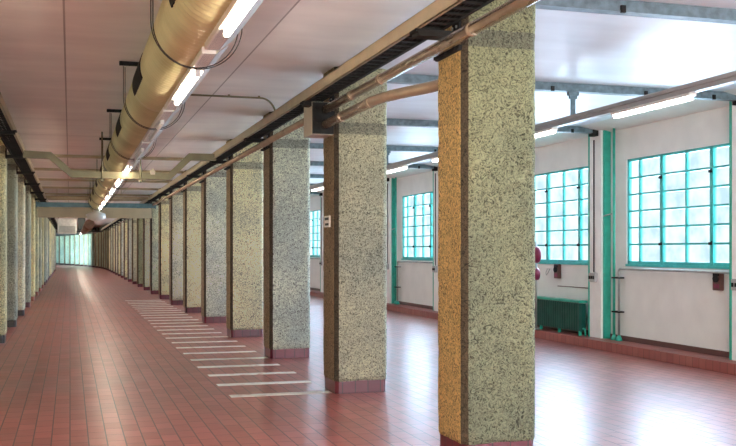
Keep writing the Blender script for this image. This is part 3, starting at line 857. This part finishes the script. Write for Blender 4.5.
bm = bmesh.new(); box(bm, -0.045, 0.045, -3.9, 90, -0.045, -0.005); box(bm, -0.052, 0.052, -3.9, 90, 0.005, 0.045); box(bm, -0.035, 0.035, -3.9, 90, -0.01, 0.01)
o = tag(make('light_trunking', bm, M['grey']), 'long grey trunking rail hung under the ceiling beams of the window hall', 'trunking'); o.location = (XT, 0, ZT)
h0 = thing('trunking_hanger', 'x', 'hanger')
bm = bmesh.new(); box(bm, -0.03, 0.03, -0.012, 0.012, 0.045, 0.335); make('strap', bm, M['galv'], h0)
bm = bmesh.new(); box(bm, -0.07, 0.07, -0.03, 0.03, 0.29, 0.335); box(bm, -0.05, 0.05, -0.02, 0.02, 0.25, 0.29); make('clamp', bm, M['galv'], h0)
for k in range(-1, 21):
    lab = 'galvanised strap hanging the trunking from the beam right of the nearest column' if k == 1 else 'strap hanging the trunking from a farther ceiling beam'
    if k == -1: h0.location = (XT, Y0 + S*k, ZT); h0['label'] = lab; h0['group'] = 'trunking straps'
    else:
        q = dup(h0, (XT, Y0 + S*k, ZT), lab, None if k == 1 else 'trunking straps')
        if k == 1: del q['group']
l0 = thing('strip_light', 'x', 'light')
bm = bmesh.new(); box(bm, -0.045, 0.045, -0.74, 0.74, -0.03, 0.005, 0.004); make('housing', bm, M['white'], l0)
bm = bmesh.new(); box(bm, -0.035, 0.035, -0.71, 0.71, -0.065, -0.03, 0.01); make('diffuser', bm, M['tube2'], l0)
for i in range(-3, 20):
    y = 9.13 + 2.9 * i
    lab = {0: 'lit strip light under the trunking, above the nearest window', 1: 'lit strip light just right of the nearest column top', 3: 'lit strip light seen between the two nearest columns'}.get(i, 'lit strip light farther along the window hall trunking')
    grp = None if i in (0, 1, 3) else 'far strip lights'
    if i == -3: l0.location = (XT, y, ZT - 0.047); l0['label'] = lab; l0['group'] = grp
    else:
        q = dup(l0, (XT, y, ZT - 0.047), lab, grp)
        if not grp and 'group' in q.keys(): del q['group']

# ------------------------------------------------------------------ lights
def area(name, loc, rot, sx, sy, power, col):
    l = bpy.data.lights.new(name, 'AREA'); l.shape = 'RECTANGLE'; l.size = sx; l.size_y = sy; l.energy = power; l.color = col
    o = bpy.data.objects.new(name, l); C.objects.link(o); o.location = loc; o.rotation_euler = rot
    return o
area('rear_fill', (0.9, -3.6, 1.9), (PI/2, 0, 0), 3.4, 2.6, 300, (1.0, 0.93, 0.82))  # fill lamp added behind the camera, the end wall has no window
area('rear_fill_hall', (6.0, -3.6, 1.9), (PI/2, 0, 0), 4.0, 2.6, 260, (0.9, 0.96, 1.0))  # second added fill lamp, for the hall side
area('far_daylight', (-5.5, 97.5, 1.8), (PI/2, 0, -0.12), 7.0, 3.0, 2600, (0.60, 0.92, 1.0))
w = bpy.data.worlds.new('World'); bpy.context.scene.world = w; w.use_nodes = True
w.node_tree.nodes['Background'].inputs[0].default_value = (0.7, 0.85, 1.0, 1); w.node_tree.nodes['Background'].inputs[1].default_value = 0.22

# ------------------------------------------------------------------ camera
F = 980.0
cam = bpy.data.cameras.new('camera'); co = bpy.data.objects.new('camera', cam); C.objects.link(co)
cam.sensor_width = 36; cam.lens = 36 * F / 736; cam.shift_y = 27.4 / 736
cam.clip_start = 0.05; cam.clip_end = 400
sun = bpy.data.lights.new('sky_glow', 'SUN'); sun.energy = 20.0; sun.angle = math.radians(100); sun.color = (0.62, 0.74, 1.0)
so = bpy.data.objects.new('sky_glow', sun); C.objects.link(so); so.location = (20, 10, 12)
so.rotation_euler = Vector((-1.0, -0.95, -0.42)).to_track_quat('-Z', 'Y').to_euler()
sun2 = bpy.data.lights.new('ground_bounce', 'SUN'); sun2.energy = 7.5; sun2.angle = math.radians(80); sun2.color = (0.88, 0.95, 1.0)
so2 = bpy.data.objects.new('ground_bounce', sun2); C.objects.link(so2); so2.location = (20, 14, -6)
so2.rotation_euler = Vector((-1.0, -0.1, 0.42)).to_track_quat('-Z', 'Y').to_euler()
co.location = (0, 0, 1.6); co.rotation_euler = (PI/2, 0, -math.atan(298 / F))
sc = bpy.context.scene; sc.camera = co
sc.view_settings.view_transform = 'Standard'; sc.view_settings.look = 'None'; sc.view_settings.exposure = 1.1
sc.cycles.use_denoising = True
sc.cycles.max_bounces = 8; sc.cycles.diffuse_bounces = 5; sc.cycles.sample_clamp_indirect = 6
